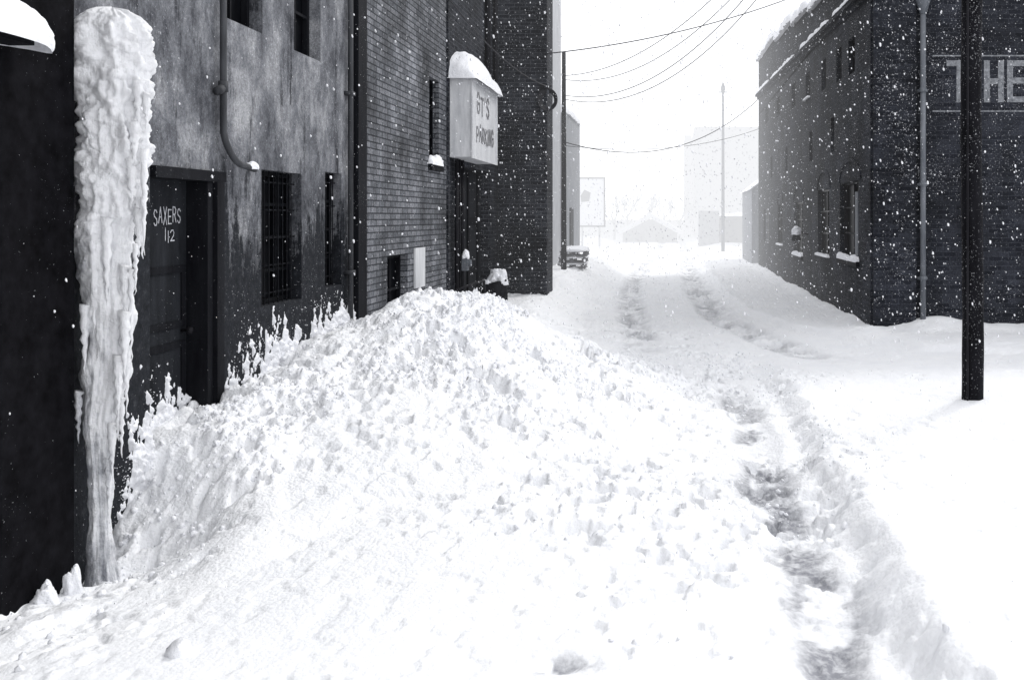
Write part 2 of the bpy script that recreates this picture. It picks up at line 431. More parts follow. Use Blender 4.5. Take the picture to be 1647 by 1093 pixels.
def window(parent, axis, c, d, h, depth=.16, bars=(2, 3), sill=True, frame_mat=TRIM, snow=None, seed=1, grille=False):
    u0, u1, z0, z1 = h
    def P(u, z, o): return (c-d*o, u, z) if axis == 'X' else (u, c-d*o, z)
    def bx(g, ua, ub, za, zb, oa, ob):
        a = P(ua, za, oa); b = P(ub, zb, ob)
        g.box([min(a[i], b[i]) for i in range(3)], [max(a[i], b[i]) for i in range(3)])
    g = G(); g.add([P(u0, z0, depth-.012), P(u1, z0, depth-.012), P(u1, z1, depth-.012), P(u0, z1, depth-.012)], [(0, 1, 2, 3)])
    w = g.obj("window", GLASS, parent)
    g = G(); t = .045
    fo, fi = depth-.07, depth-.015
    bx(g, u0+.003, u0+t, z0+.003, z1-.003, fo, fi); bx(g, u1-t, u1-.003, z0+.003, z1-.003, fo, fi)
    bx(g, u0+t+.002, u1-t-.002, z0+.003, z0+t, fo, fi); bx(g, u0+t+.002, u1-t-.002, z1-t, z1-.003, fo, fi)
    for i in range(1, bars[0]):
        u = u0+(u1-u0)*i/bars[0]; bx(g, u-.012, u+.012, z0+t, z1-t, fo+.01, fi)
    for i in range(1, bars[1]):
        z = z0+(z1-z0)*i/bars[1]; bx(g, u0+t, u1-t, z-.014, z+.014, fo+.004, fi-.004)
    g.obj("frame", frame_mat, w)
    if grille:
        g = G(); k = int((u1-u0)/.085)
        for i in range(1, k):
            u = u0+(u1-u0)*i/k; g.tube([P(u, z0, .06), P(u, z1, .06)], .005, 6)
        for z in np.linspace(z0+.1, z1-.1, 5): bx(g, u0, u1, z-.006, z+.006, .067, .072)
        g.obj("grille", TRIM, w)
    if sill:
        g = G(); bx(g, u0-.06, u1+.06, z0-.09, z0-.004, -.06, depth-.08); g.obj("sill", TRIM, w)
    if snow:
        lump_strip([P(u0-.04, z0-.004, -.01), P(u1+.04, z0-.004, -.01)], .13, snow, seed, .03, name="sill_snow", parent=w)
    return w

STK = {
 'S': [[(.95,.85),(.7,1),(.3,1),(.05,.8),(.15,.6),(.8,.42),(.95,.22),(.7,0),(.3,0),(.03,.15)]],
 'A': [[(0,0),(.5,1),(1,0)],[(.2,.36),(.8,.36)]], 'X': [[(0,0),(1,1)],[(0,1),(1,0)]],
 'E': [[(1,1),(.05,1),(.05,0),(1,0)],[(.05,.52),(.8,.52)]],
 'R': [[(.05,0),(.05,1),(.7,1),(.95,.8),(.9,.6),(.65,.5),(.05,.5)],[(.5,.5),(1,0)]],
 '1': [[(.5,0),(.5,1)]], '2': [[(.05,.8),(.3,1),(.7,1),(.92,.78),(.8,.5),(.05,0),(1,0)]],
 'T': [[(0,1),(1,1)],[(.5,1),(.5,0)]], 'H': [[(.08,0),(.08,1)],[(.92,0),(.92,1)],[(.08,.5),(.92,.5)]],
 'G': [[(.95,.82),(.7,1),(.3,1),(.05,.75),(.05,.25),(.3,0),(.7,0),(.95,.2),(.95,.48),(.55,.48)]],
 'P': [[(.05,0),(.05,1),(.7,1),(.95,.82),(.95,.62),(.7,.46),(.05,.46)]],
 'K': [[(.05,0),(.05,1)],[(.95,1),(.05,.42)],[(.35,.6),(1,0)]], 'I': [[(.5,0),(.5,1)]],
 'N': [[(.05,0),(.05,1),(.95,0),(.95,1)]], "'": [[(.5,1),(.4,.75)]],
}
def lettering(name, text, mapf, h, w, gap, thick, mat, parent, jit=0.0, seed=1, label=None):
    r = random.Random(seed); g = G(); u = 0; o = .004
    for ch in text:
        if ch == ' ': u += w; continue
        cw = w*(.35 if ch in "1'I" else 1)
        dy = (r.random()-.5)*jit*h; sc = 1+(r.random()-.5)*jit
        for st in STK[ch]:
            pts = [(u+p[0]*cw+(r.random()-.5)*jit*.08*h, dy+p[1]*h*sc+(r.random()-.5)*jit*.08*h) for p in st]
            for a, b in zip(pts[:-1], pts[1:]):
                dx, dz = b[0]-a[0], b[1]-a[1]; L = math.hypot(dx, dz) or 1
                ex, ez = dx/L*thick/2, dz/L*thick/2; nx, nz = -dz/L*thick/2, dx/L*thick/2
                q = [(a[0]-ex+nx, a[1]-ez+nz), (a[0]-ex-nx, a[1]-ez-nz), (b[0]+ex-nx, b[1]+ez-nz), (b[0]+ex+nx, b[1]+ez+nz)]
                g.add([mapf(p[0], p[1], o) for p in q], [(0, 1, 2, 3)]); o += .0002
        u += cw+gap
    ob = g.obj(name, mat, parent)
    if label: ob["label"] = label
    return ob

# ------------------------------------------------------------------ ground sheet
ys = [-400, -200, -100, -50, -25, -12, -6, -3, -1, 0, 1, 1.8, 2.4]
y = 2.7
while y < 16: ys.append(y); y += max(.012, y*.0027)
while y < 75: ys.append(y); y += y*.0055
while y < 900: ys.append(y); y *= 1.12
xs = list(-np.geomspace(900, 4.0, 34)) + list(np.arange(-3.75, 2.2, .0135))
x = 2.2; st = .014
while x < 900: xs.append(x); st *= 1.022; x += st
XS = np.array(xs); YS = np.array(ys)
GX, GY = np.meshgrid(XS, YS)
Z, SL = ground(GX, GY)
fade = (1-sstep(70, 120, GY))*(1-sstep(40, 80, np.abs(GX)))
Z = Z*fade
go = fast_mesh("snow_ground", np.stack([GX, GY, Z], -1), grid_faces(len(YS), len(XS)), SNOW)
a = go.data.attributes.new("slush", 'FLOAT', 'POINT'); a.data.foreach_set('value', SL.ravel().astype(np.float32))
tag(go, "deep ploughed snow covering the alley, with a heap and wheel tracks", None, None, "structure")

# ------------------------------------------------------------------ small crumbs over the heap
def ico():
    t = (1+5**.5)/2
    v = [(-1,t,0),(1,t,0),(-1,-t,0),(1,-t,0),(0,-1,t),(0,1,t),(0,-1,-t),(0,1,-t),(t,0,-1),(t,0,1),(-t,0,-1),(-t,0,1)]
    f = [(0,11,5),(0,5,1),(0,1,7),(0,7,10),(0,10,11),(1,5,9),(5,11,4),(11,10,2),(10,7,6),(7,1,8),(3,9,4),(3,4,2),(3,2,6),(3,6,8),(3,8,9),(4,9,5),(2,4,11),(6,2,10),(8,6,7),(9,8,1)]
    v = [Vector(p).normalized() for p in v]
    cache = {}; V = list(v); F = []
    def mid(a, b):
        k = (min(a, b), max(a, b))
        if k not in cache: V.append(((V[a]+V[b])/2).normalized()); cache[k] = len(V)-1
        return cache[k]
    for a, b, c in f:
        ab, bc, ca = mid(a, b), mid(b, c), mid(c, a); F += [(a, ab, ca), (b, bc, ab), (c, ca, bc), (ab, bc, ca)]
    return np.array([tuple(p) for p in V]), np.array(F)
IV, IFa = ico()
def lumps(name, centers, radii, mat, squash=.75, jitter=.28, seed=3):
    r = np.random.RandomState(seed); n = len(centers)
    V = np.zeros((n, len(IV), 3))
    for i in range(n):
        Q, _ = np.linalg.qr(r.randn(3, 3))
        j = 1+(r.rand(len(IV))-.5)*jitter*2
        sc = np.array([1, .7+.5*r.rand(), squash*(.8+.4*r.rand())])
        V[i] = (IV*j[:, None]*sc)@Q*radii[i]+centers[i]
    F = (IFa[None]+(np.arange(n)*len(IV))[:, None, None]).reshape(-1, 3)
    return fast_mesh(name, V, F, mat)
C = []; R = []
r = np.random.RandomState(5)
N0 = 75000
xx = r.uniform(-3.45, 1.4, N0); yy = 3.6+r.rand(N0)**.9*9.6
mm = mound(xx, yy); pp = fbm(xx*1.4+4, yy*1.4, 14, 4)
keep = r.rand(N0) < np.clip(mm*2.0, .12, 1)*sstep(.38, .60, pp)*.60*(.3+.7*sstep(4.2, 6.5, yy))
xx, yy = xx[keep], yy[keep]; zz, _ = ground(xx, yy)
rad = .005+.018*r.rand(len(xx))**3.0
C += [(a_, b_, c_+q*.12) for a_, b_, c_, q in zip(xx, yy, zz, rad)]; R += list(rad)
for (x_, y_, q) in [(-.36, 6.05, .060), (-.30, 6.13, .045), (-.42, 6.10, .04), (-2.15, 4.05, .06)]:
    z_ = float(ground(np.array([x_]), np.array([y_]))[0][0]); C.append((x_, y_, z_)); R.append(q)
for (yc, zb, hh, hw, cnt) in [(7.7, .66, .34, .40, 160), (8.4, .74, .24, .4, 110), (6.5, .56, .34, .16, 50), (5.95, .1, .55, .12, 110), (9.3, 1.0, .14, .5, 80)]:
    wx_ = -3.64 if yc == 6.5 else -3.5
    for i in range(cnt):
        t = abs(r.randn())*.5; u_ = r.randn()*hw*.6
        sp_ = .3+1.0*float(vnoise(np.array([(yc+u_)*5]), np.array([1.0]), 7)[0])
        q = (.002+.005*r.rand()**2)
        yq = min(max(yc+u_, 6.28), 6.92) if yc == 6.5 else (min(yc+u_, 6.18) if yc == 5.95 else max(yc+u_, 7.2))
        if 7.9 < yq < 8.75 and zb+t*hh*sp_ > 1.12: continue
        C.append((wx_+q*.3, yq, zb+t*hh*sp_)); R.append(q)
cl = lumps("snow_crumbs", np.array(C), np.array(R), FRESH)
tag(cl, "loose crumbs of snow strewn over the ploughed heap", None, None, "stuff")

# ------------------------------------------------------------------ crust of snow thrown against the wall
def crust(name, wx, y0, y1, lev, seed):
    u = np.arange(y0, y1, .007); v = np.arange(-.5, 1.9, .007)
    U, Vv = np.meshgrid(u, v)
    base = np.interp(U, [p[0] for p in lev], [p[1] for p in lev])
    hgt = np.interp(U, [p[0] for p in lev], [p[2] for p in lev])
    top = base+hgt*(.1+1.25*fbm(U*6, U*0+seed, seed, 4)**1.3)
    q = (top-Vv)/(hgt*.7+.10)+(fbm(U*16, Vv*7, seed+2, 5)-.5)*2.4+(fbm(U*50, Vv*28, seed+7, 3)-.5)*1.1-.30
    t = .045*np.clip(q, -1, 1.6)+np.clip(q, 0, 1)*(clod(U, Vv, .06, seed+3, .2, .5)*.8+clod(U+5, Vv, .03, seed+6, .2, .5)*.7)
    t = np.clip(t, -.02, .18)
    F = grid_faces(len(v), len(u)); tf = t.ravel()
    keep = (tf[F].max(1) > 0.0)
    keep &= ~((U.ravel()[F[:, 0]] > 7.9) & (U.ravel()[F[:, 0]] < 8.75) & (Vv.ravel()[F[:, 0]] > 1.13)) 
    keep &= ~((U.ravel()[F[:, 0]] > 9.34) & (U.ravel()[F[:, 0]] < 9.8) & (Vv.ravel()[F[:, 0]] > 1.19))
    o = fast_mesh(name, np.stack([wx+t, U, Vv], -1), F[keep], FRESH)
    tag(o, "ragged crust of snow thrown against the wall foot", None, None, "stuff")
crust("snow_crust", -3.5, 5.45, 6.20, [(5.45, -.4, .12), (5.7, -.25, .2), (5.85, -.1, .45), (6.0, .05, .70), (6.1, .2, .6), (6.2, .36, .45)], 2)
crust("snow_crust", -3.5, 7.16, 10.1, [(7.16, .50, .20), (7.45, .58, .50), (7.9, .64, .48), (8.3, .68, .36), (8.7, .76, .22), (10.1, 1.0, .12)], 5)
crust("snow_crust", -3.64, 6.27, 6.93, [(6.27, .42, .35), (6.45, .46, .52), (6.65, .46, .34), (6.93, .5, .12)], 9)

# ------------------------------------------------------------------ falling flakes
n = 56000
fx = r.uniform(-4.2, 7.0, n); fy = 2.6+r.rand(n)**.72*24; fz = r.uniform(.1, 7.5, n)
ok = ~((fx < -3.35)) & ~((fx > 3.1) & (fy > 14.8)) & ~((fx < -2.4) & (fy > 18.3))
fx, fy, fz = fx[ok], fy[ok], fz[ok]; n = len(fx)
sz = .0010+.0068*r.rand(n)**4.8
sz = sz*np.clip(fy/6, .5, 1.45)
I12 = IV[:12]; f12 = np.array([(0,11,5),(0,5,1),(0,1,7),(0,7,10),(0,10,11),(1,5,9),(5,11,4),(11,10,2),(10,7,6),(7,1,8),(3,9,4),(3,4,2),(3,2,6),(3,6,8),(3,8,9),(4,9,5),(2,4,11),(6,2,10),(8,6,7),(9,8,1)])
V = I12[None]*sz[:, None, None]*(.7+.6*r.rand(n, 12, 1))
V = V+I12[None, :, 2:3]*np.array([-.35, 0, 1.0])[None, None]*(sz*r.rand(n)*1.2)[:, None, None]
V = V+np.stack([fx, fy, fz], -1)[:, None]
F = (f12[None]+(np.arange(n)*12)[:, None, None]).reshape(-1, 3)
fl = fast_mesh("falling_snow", V, F, FLAKE)
tag(fl, "snowflakes falling through the air of the alley", None, None, "stuff")

# ================================================================== LEFT SIDE
WX = -3.5
b = root("tarred_building", (-3.6, 4.0, 0), "black tarred building with snow on a ledge", "building")
g = G(); g.box((-7.5, .5, -.8), (-3.40, 5.28, 7.0)); g.obj("wall", BLACKWALL, b)
g = G(); g.box((-3.398, 4.2, 2.77), (-3.24, 4.72, 2.80)); g.obj("ledge", TRIM, b)
blob((-3.27, 4.42, 2.80), (.15, .46, .20), 4, "snow_cap", b, .45, -.12)

b = root("stucco_building", (WX, 7.7, 0), "stained grey stucco building with barred windows and an old door", "building")
holes = [(6.22, 7.12, -.5, 2.25), (7.90, 8.75, 1.14, 2.31), (9.34, 9.80, 1.20, 2.36), (7.29, 7.92, 3.46, 4.7), (8.58, 9.22, 3.44, 4.7)]
g = G(); wall(g, 'X', WX, 5.28, 10.12, -.8, 8.0, holes, .20, 1)
g.add([(WX-.2, 5.28, -.6), (WX-.2, 10.12, -.6), (WX-.2, 10.12, 8), (WX-.2, 5.28, 8)], [(0, 1, 2, 3)])
g.add([(WX, 5.28, 8), (WX, 10.12, 8), (-8, 10.12, 8), (-8, 5.28, 8)], [(0, 1, 2, 3)])
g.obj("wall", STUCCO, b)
window(b, 'X', WX, 1, holes[1], .18, (3, 4), False, GLASS, None, 2, True)
window(b, 'X', WX, 1, holes[2], .18, (2, 4), False, GLASS, None, 3, True)
window(b, 'X', WX, 1, holes[3], .18, (2, 3), False, TRIM, None, 4)
window(b, 'X', WX, 1, holes[4], .18, (2, 3), False, TRIM, None, 5)
g = G(); g.box((WX-.185, 6.24, -.5), (WX-.14, 6.95, 2.20))
dr = g.obj("door", DOOR, b)
g = G()
for (y0, y1, z0, z1) in [(6.34, 6.92, .2, 1.0), (6.34, 6.92, 1.10, 1.55)]:
    x0, x1 = WX-.1398, WX-.128
    g.box((x0, y0, z0), (x1, y0+.05, z1)); g.box((x0, y1-.05, z0), (x1, y1, z1))
    g.box((x0, y0+.051, z0), (x1, y1-.051, z0+.05)); g.box((x0, y0+.051, z1-.05), (x1, y1-.051, z1))
g.obj("door_moulding", TRIM, dr)
g = G(); g.tube([(WX-.139, 6.88, 1.07), (WX-.09, 6.88, 1.07), (WX-.088, 6.88, 1.07), (WX-.06, 6.88, 1.07)], [.012, .012, .028, .022], 12)
g.obj("handle", IRON, dr, True)
g = G(); g.box((WX-.18, 6.952, -.5), (WX+.02, 7.03, 2.17)); g.box((WX-.18, 7.04, -.5), (WX+.05, 7.15, 2.17))
g.box((WX-.18, 6.223, 2.172), (WX+.04, 7.2, 2.25))
g.obj("door_frame", TRIM, b)
D0 = WX-.14
lettering("name_lettering", "SAXERS", lambda u, v, o: (D0+o, 6.51+u, 1.855+v), .105, .042, .018, .009, PAINT, dr, .35, 3, "hand-painted white name reading SAXERS")
lettering("number_lettering", "112", lambda u, v, o: (D0+o, 6.65+u, 1.735+v), .08, .05, .020, .009, PAINT, dr, .3, 5, "hand-painted white number 112")
g = G()
px = WX+.055
pts = [(px, 7.12, 8)]+[(px, 7.12, z) for z in (6, 4, 3, 2.55)]
for k in range(1, 8):
    an = math.pi*.5*k/7
    pts.append((px+.05*math.sin(an), 7.12+.22*(1-math.cos(an)), 2.55-.24*math.sin(an)))
pts.append((px+.06, 7.52, 2.29))
g.tube(pts, .025, 12)
for z in (3.9, 2.9): g.tube([(px, 7.12, z-.04), (px, 7.12, z+.04)], .036, 12)
g.tube([(px, 7.09, 2.88), (px, 7.02, 2.85)], .035, 8)
g.obj("downpipe", DPIPE, b, True)
blob((px+.055, 7.49, 2.305), (.04, .07, .045), 8, "pipe_snow", b)
g = G(); g.box((WX-.3, 10.122, -.6), (WX+.07, 10.40, 8)); g.obj("pilaster", TRIM, b)
g = G(); g.tube([(WX+.05, 9.93, -.3), (WX+.05, 9.93, 7.9)], .028, 10)
for z in (1.3, 3.2, 5): g.box((WX+.001, 9.87, z), (WX+.085, 9.99, z+.04))
g.obj("downpipe", DPIPE, b, True)

# ice column
zz_ = [3.13, 3.11, 3.06, 2.98, 2.88, 2.74, 2.52, 2.3, 2.1, 1.97, 1.8, 1.65, 1.35, 1.0, .70, .41, .08, -.15, -.40]
xl = [176, 150, 130, 120, 116, 116, 120, 125, 126, 126, 128, 130, 128, 132, 126, 136, 138, 134, 124]
xr = [178, 204, 226, 238, 244, 247, 238, 234, 230, 226, 214, 208, 210, 202, 184, 178, 178, 184, 196]
zl = np.linspace(-.40, 3.13, 540); K = 130
an = np.linspace(0, 2*np.pi, K, endpoint=False)
ANG, ZZ = np.meshgrid(an, zl)
L_ = np.interp(ZZ, zz_[::-1], xl[::-1]); R_ = np.interp(ZZ, zz_[::-1], xr[::-1])
cx = ((L_+R_)/2-1085)*.003633; rx = (R_-L_)/2*.003633*.93
CA, SA = np.cos(ANG), np.sin(ANG); TOP = sstep(1.3, 2.4, ZZ)
ribs = fbm(CA*3.0+20+SA*1.5, SA*3.0+ZZ*.7+3, 2, 3)-.5
kn = clod(ANG*.16+ZZ*.3+3, ZZ+2, .08, 3, .25, .62, .9)*1.0+.7*clod(ANG*.16+9, ZZ-ANG*.04+5, .04, 8, .25, .6, .85)
kn2 = fbm(CA*2.6+SA*2.2+9, ZZ*7+SA*2, 6, 5)-.5
edgej = (fbm(ZZ*6+np.sign(CA)*9, CA*1.3, 11, 4)-.5)
sh = np.clip(rx/.15, 0, 1)
rr = rx*(1+ribs*.42)+(kn*(.06+.65*TOP)+kn2*(.05+.08*TOP)+edgej*.10)*sh
V = np.stack([cx+CA*rr, 5.47+SA*(rr*.75), ZZ+kn2*.03*TOP], -1)
idx = np.arange(V.shape[0]*K).reshape(V.shape[0], K)
nxt = np.roll(idx, -1, 1)
F = np.stack([idx[:-1], nxt[:-1], nxt[1:], idx[1:]], -1).reshape(-1, 4)
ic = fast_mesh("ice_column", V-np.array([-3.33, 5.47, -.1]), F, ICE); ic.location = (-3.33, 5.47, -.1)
tag(ic, "thick frozen cascade of ice and snow clinging to the wall corner", "ice")
rr_ = random.Random(4)
ics = [(232, 2.70, .30, .03), (243, 2.62, .22, .022), (228, 2.45, .25, .03), (230, 2.02, .36, .022), (226, 1.95, .28, .028), (207, 1.62, .3, .03), (211, 1.36, .38, .03), (200, 1.1, .35, .028), (192, .95, .35, .026), (182, .7, .3, .02), (220, 2.25, .3, .03), (140, .9, .3, .02), (150, 1.4, .4, .025), (165, 1.7, .5, .025), (185, 1.9, .5, .03), (238, 2.30, .62, .020), (175, .5, .3, .02), (217, 1.6, .55, .016), (205, 1.25, .5, .018), (197, .85, .35, .016), (224, 1.75, .3, .014)]
for (pxx, z0, ln, rd) in ics:
    x_ = (pxx-1085)*.003633; y_ = 5.47-.06+rr_.uniform(-.04, .04)
    if pxx < 190 and z0 > .8: y_ = 5.37
    n_ = 12; w0 = rr_.random()*9; g = G()
    pts = [(x_+.006*math.sin(w0+t*9), y_, z0-ln*t/n_) for t in range(n_+1)]
    g.tube(pts, [rd*(1-(t/n_)**1.4)*(1+.25*math.sin(w0+t*2.3))+.0015 for t in range(n_+1)], 9)
    g.obj("icicle", ICE, ic, True)
for k, (x_, y_, h_, rd) in enumerate([(-3.33, 4.93, .10, .06), (-3.30, 5.12, .12, .05)]):
    z0 = gz(x_, y_)-.03
    e = root("ice_stump", (x_, y_, z0), "small lumpy ice stump rising by the black wall", "ice", "ice stumps at the wall foot")
    blob((x_, y_, z0), (rd, rd, h_+.03), 3+k*4, "stump", e, .9, -.1)

# --- light brick building
b = root("brick_building", (WX, 12.4, 0), "grimy light brick building with narrow windows", "building")
holes = [(11.36, 12.22, .55, 1.43), (13.30, 13.85, 2.67, 3.92), (11.3, 12.1, 5.2, 6.6)]
g = G(); wall(g, 'X', WX, 10.402, 14.30, -.6, 9.0, holes, .18, 1)
g.add([(WX-.18, 10.4, -.6), (WX-.18, 14.3, -.6), (WX-.18, 14.3, 9), (WX-.18, 10.4, 9)], [(0, 1, 2, 3)])
g.add([(WX, 10.402, 9), (WX, 14.3, 9), (-8, 14.3, 9), (-8, 10.402, 9)], [(0, 1, 2, 3)])
g.obj("wall", LBRICK, b)
window(b, 'X', WX, 1, holes[0], .16, (2, 2), True, TRIM, None)
window(b, 'X', WX, 1, holes[1], .16, (1, 3), True, GLASS, .12, 11)
g = G(); g.box((WX+.003, 12.5, .95), (WX+.03, 12.98, 1.49)); g.obj("painted_board", SIGNP, b)
g = G(); g.box((WX-.1, 14.302, -.6), (WX+.03, 14.40, 9)); g.obj("pilaster", DBRICK, b)

# --- dark brick building with projecting pier
b = root("dark_brick_building", (WX, 16.8, 0), "sooty dark brick building with a projecting end pier", "building")
holes = [(15.25, 17.7, -.5, 2.75)]
g = G(); wall(g, 'X', WX, 14.402, 18.5, -.6, 9.0, holes, .25, 1)
g.add([(WX-.25, 14.4, -.6), (WX-.25, 18.5, -.6), (WX-.25, 18.5, 9), (WX-.25, 14.4, 9)], [(0, 1, 2, 3)])
g.add([(WX, 14.402, 9), (WX, 18.5, 9), (-8, 18.5, 9), (-8, 14.402, 9)], [(0, 1, 2, 3)])
g.obj("wall", DBRICK, b)
g = G(); g.box((-8, 18.502, -.6), (-2.53, 19.35, 10)); g.obj("pier", DBRICK, b)
g = G(); g.box((WX-.24, 15.27, -.5), (WX-.18, 17.68, 2.73))
dd = g.obj("door", DOOR, b)
g = G()
for yy_ in (15.3, 16.08, 16.5, 17.3): g.box((WX-.1795, yy_, -.4), (WX-.15, yy_+.1, 2.7))
for z in (.9, 1.8): g.box((WX-.1795, 15.41, z), (WX-.155, 16.07, z+.1)); g.box((WX-.1795, 16.61, z), (WX-.155, 17.29, z+.1))
g.obj("door_boards", TRIM, dd)
for yy_, zt, rd in ((14.72, 2.83, .03), (14.92, 2.83, .022), (15.12, 2.83, .03), (17.2, 9, .05), (17.9, 9, .04)):
    zb = .5 if zt < 5 else 2.9
    g = G(); g.tube([(WX+.06, yy_, zb), (WX+.06, yy_, zt)], rd, 10); g.obj("conduit", IRON, b, True)

m_ = root("electric_meter", (WX+.1, 15.0, 1.15), "small electric meter box on conduits capped with snow", "meter")
g = G(); g.box((WX+.09, 14.93, 1.05), (WX+.18, 15.07, 1.28)); g.tube([(WX+.18, 15, 1.17), (WX+.23, 15, 1.17)], .055, 16); g.obj("case", PIPE, m_, False)
blob((WX+.14, 15.0, 1.28), (.065, .085, .10), 12, "snow_cap", m_)

c_ = root("wire_coil", (-2.55, 18.42, 4.2), "coil of black cable hung on an iron bracket at the pier", "cable")
g = G()
for k in range(5):
    rr = .13+.015*k; pts = [(-2.50+rr*math.cos(t), 18.42-.02*k, 4.22+rr*1.15*math.sin(t)) for t in np.linspace(0, 2*math.pi, 28)]
    g.tube(pts, .013, 6)
g.obj("coil", WIREM, c_, True)
g = G(); g.tube([(-2.62, 18.5, 4.42), (-2.56, 18.3, 4.42), (-2.42, 18.28, 4.48)], .016, 8); g.box((-2.66, 18.47, 4.3), (-2.58, 18.501, 4.55)); g.obj("bracket", IRON, c_)
for q in ((-2.5, 4.35), (-2.46, 4.02), (-2.62, 4.0)):
    g = G(); g.tube([(q[0], 18.4, q[1]), (q[0], 18.36, q[1]+.07)], [.03, .018], 8); g.obj("insulator", PIPE, c_, True)

# wall sign
sg = root("wall_sign", (WX+.13, 15.4, 2.87), "white box sign with faded black lettering under thick snow", "sign")
SX = -3.14; SY1 = 16.42
g = G(); g.box((WX+.004, 14.42, 2.84), (SX, SY1, 4.06)); g.obj("sign_box", SIGNP, sg)
g = G()
g.box((SX+.0005, 14.40, 2.82), (SX+.02, SY1+.02, 2.87)); g.box((SX+.0005, 14.40, 4.03), (SX+.02, SY1+.02, 4.08))
g.box((SX+.0005, 14.40, 2.872), (SX+.02, 14.45, 4.028)); g.box((SX+.0005, SY1-.03, 2.872), (SX+.02, SY1+.02, 4.028))
g.obj("sign_rim", SIGNP, sg)
def smap(y0, z0): return lambda u, v, o: (SX+o, y0+u, z0+v)
lettering("sign_lettering", "GT'S", smap(14.82, 3.56), .28, .20, .09, .046, LETTER, sg, .16, 2, "faded black sign line reading GT'S")
lettering("sign_lettering", "PARKING", smap(14.78, 3.12), .24, .150, .065, .040, LETTER, sg, .16, 4, "faded black sign line reading PARKING")
NU, NV = 70, 24
V = np.zeros((NU+1, NV+1, 3))
for i in range(NU+1):
    for j in range(NV+1):
        a_ = i/NU; b_ = j/NV
        yy_ = 14.30+a_*(16.52-14.30); xx_ = WX+.01+b_*(SX+.09-WX)
        h = .54*(max(0, 1-abs(2*a_-1)**2.2)**.5)*(max(0, 1-b_**2.6)**.6)*(1-.10*a_)
        e_ = (fbm(np.array([yy_*2.2]), np.array([xx_*4]), 3, 3)[0]-.5)*.14
        V[i, j] = (xx_+e_*.3*(b_ > .8), yy_, 4.04+max(h+e_*(h > .03), -.04+e_*.5))
o = fast_mesh("snow_cap", V, grid_faces(NU+1, NV+1), FRESH); attach(o, sg)

b = root("rendered_building", (-3.35, 24, 0), "tall pale rendered building rising beside the alley", "building")
g = G(); wall(g, 'X', -3.35, 19.36, 27.5, -.6, 11, [(21, 21.9, 3.5, 5), (24.2, 25.1, 3.5, 5)], .15, 1)
g.add([(-3.5, 19.4, -.6), (-3.5, 27.5, -.6), (-3.5, 27.5, 11), (-3.5, 19.4, 11)], [(0, 1, 2, 3)])
g.add([(-3.35, 19.36, 11), (-3.35, 27.5, 11), (-8, 27.5, 11), (-8, 19.36, 11)], [(0, 1, 2, 3)])
g.add([(-3.35, 27.5, -.6), (-8, 27.5, -.6), (-8, 27.5, 11), (-3.35, 27.5, 11)], [(0, 1, 2, 3)])
g.obj("wall", PALE, b)
window(b, 'X', -3.35, 1, (21, 21.9, 3.5, 5), .14, (2, 2), True, WHITEP, .06, 5)
window(b, 'X', -3.35, 1, (24.2, 25.1, 3.5, 5), .14, (2, 2), True, WHITEP, .06, 6)
b = root("outbuilding", (-3.2, 29.5, 0), "low pale flat-roofed outbuilding topped with snow", "building")
g = G(); g.box((-8, 27.503, -.6), (-3.2, 31.5, 5.0)); g.obj("wall", PALEG, b)
g = G(); g.box((-3.199, 28.4, -.3), (-3.17, 29.3, 2.2)); g.obj("door", DOOR, b)
lump_strip([(-3.4, 27.6, 5.0), (-3.4, 31.4, 5.0)], .5, .25, 3, .1, parent=b)

# ================================================================== RIGHT SIDE
RX = 3.15
b = root("corner_building", (RX, 15, 0), "dark snow-dusted brick warehouse with painted lettering on its end", "building")
holes = [(15.95, 17.75, 1.15, 2.55), (19.0, 20.5, 1.1, 2.5), (22.9, 24.6, .95, 2.3), (27.2, 28.4, 1.1, 2.3), (31.2, 33.0, 1.1, 2.2)]
ups = [(16.3, 16.9), (17.6, 18.15), (19.4, 20.0), (21.7, 22.4), (24.3, 25.1), (27.8, 28.8), (31.3, 32.4)]
holes += [(a, b_, 4.45+(a-16)*.045, 5.08+(a-16)*.045) for a, b_ in ups]
mids = [(18.4, 18.8), (21.3, 21.8), (26.0, 26.5), (30, 30.6)]
holes += [(a, b_, 3.2, 3.9) for a, b_ in mids]
g = G(); wall(g, 'X', RX, 15.0, 35.0, -.6, 5.7, holes, .18, -1)
g.add([(RX+.18, 15.0, -.6), (RX+.18, 35, -.6), (RX+.18, 35, 5.7), (RX+.18, 15, 5.7)], [(0, 1, 2, 3)])
g.add([(RX, 15, -.6), (12, 15, -.6), (12, 15, 6.2), (RX, 15, 6.2)], [(0, 1, 2, 3)])
g.add([(RX, 35, -.6), (12, 35, -.6), (12, 35, 7.7), (RX, 35, 7.7)], [(0, 1, 2, 3)])
g.obj("wall", RBRICK, b)
prof = [(15, 6.2), (18.8, 6.35), (18.8, 6.5), (21.5, 6.62), (21.5, 6.78), (24.6, 6.95), (24.6, 7.12), (28.6, 7.3), (28.6, 7.5), (35, 7.75)]
V = []; F = []
for (yy_, z) in prof:
    V += [(RX, yy_, 5.7), (RX, yy_, z), (RX+.35, yy_, z), (RX+.35, yy_, 5.7)]
for i in range(len(prof)-1):
    a = i*4; c2 = a+4
    F += [(a, a+1, c2+1, c2), (a+1, a+2, c2+2, c2+1), (a+2, a+3, c2+3, c2+2)]
mesh_obj("parapet", V, F, RBRICK, b)
g = G(); g.add([(RX+.35, 15, 5.9), (12, 15, 5.9), (12, 35, 5.9), (RX+.35, 35, 5.9)], [(0, 1, 2, 3)]); g.obj("roof", FRESH, b)
V = []; F = []
for (yy_, z) in [(15, 5.62), (35, 6.5)]:
    for (o, dz) in ((.002, -.16), (.06, -.16), (.06, -.08), (.13, -.08), (.13, 0), (.002, 0.04)): V.append((RX-o, yy_, z+dz))
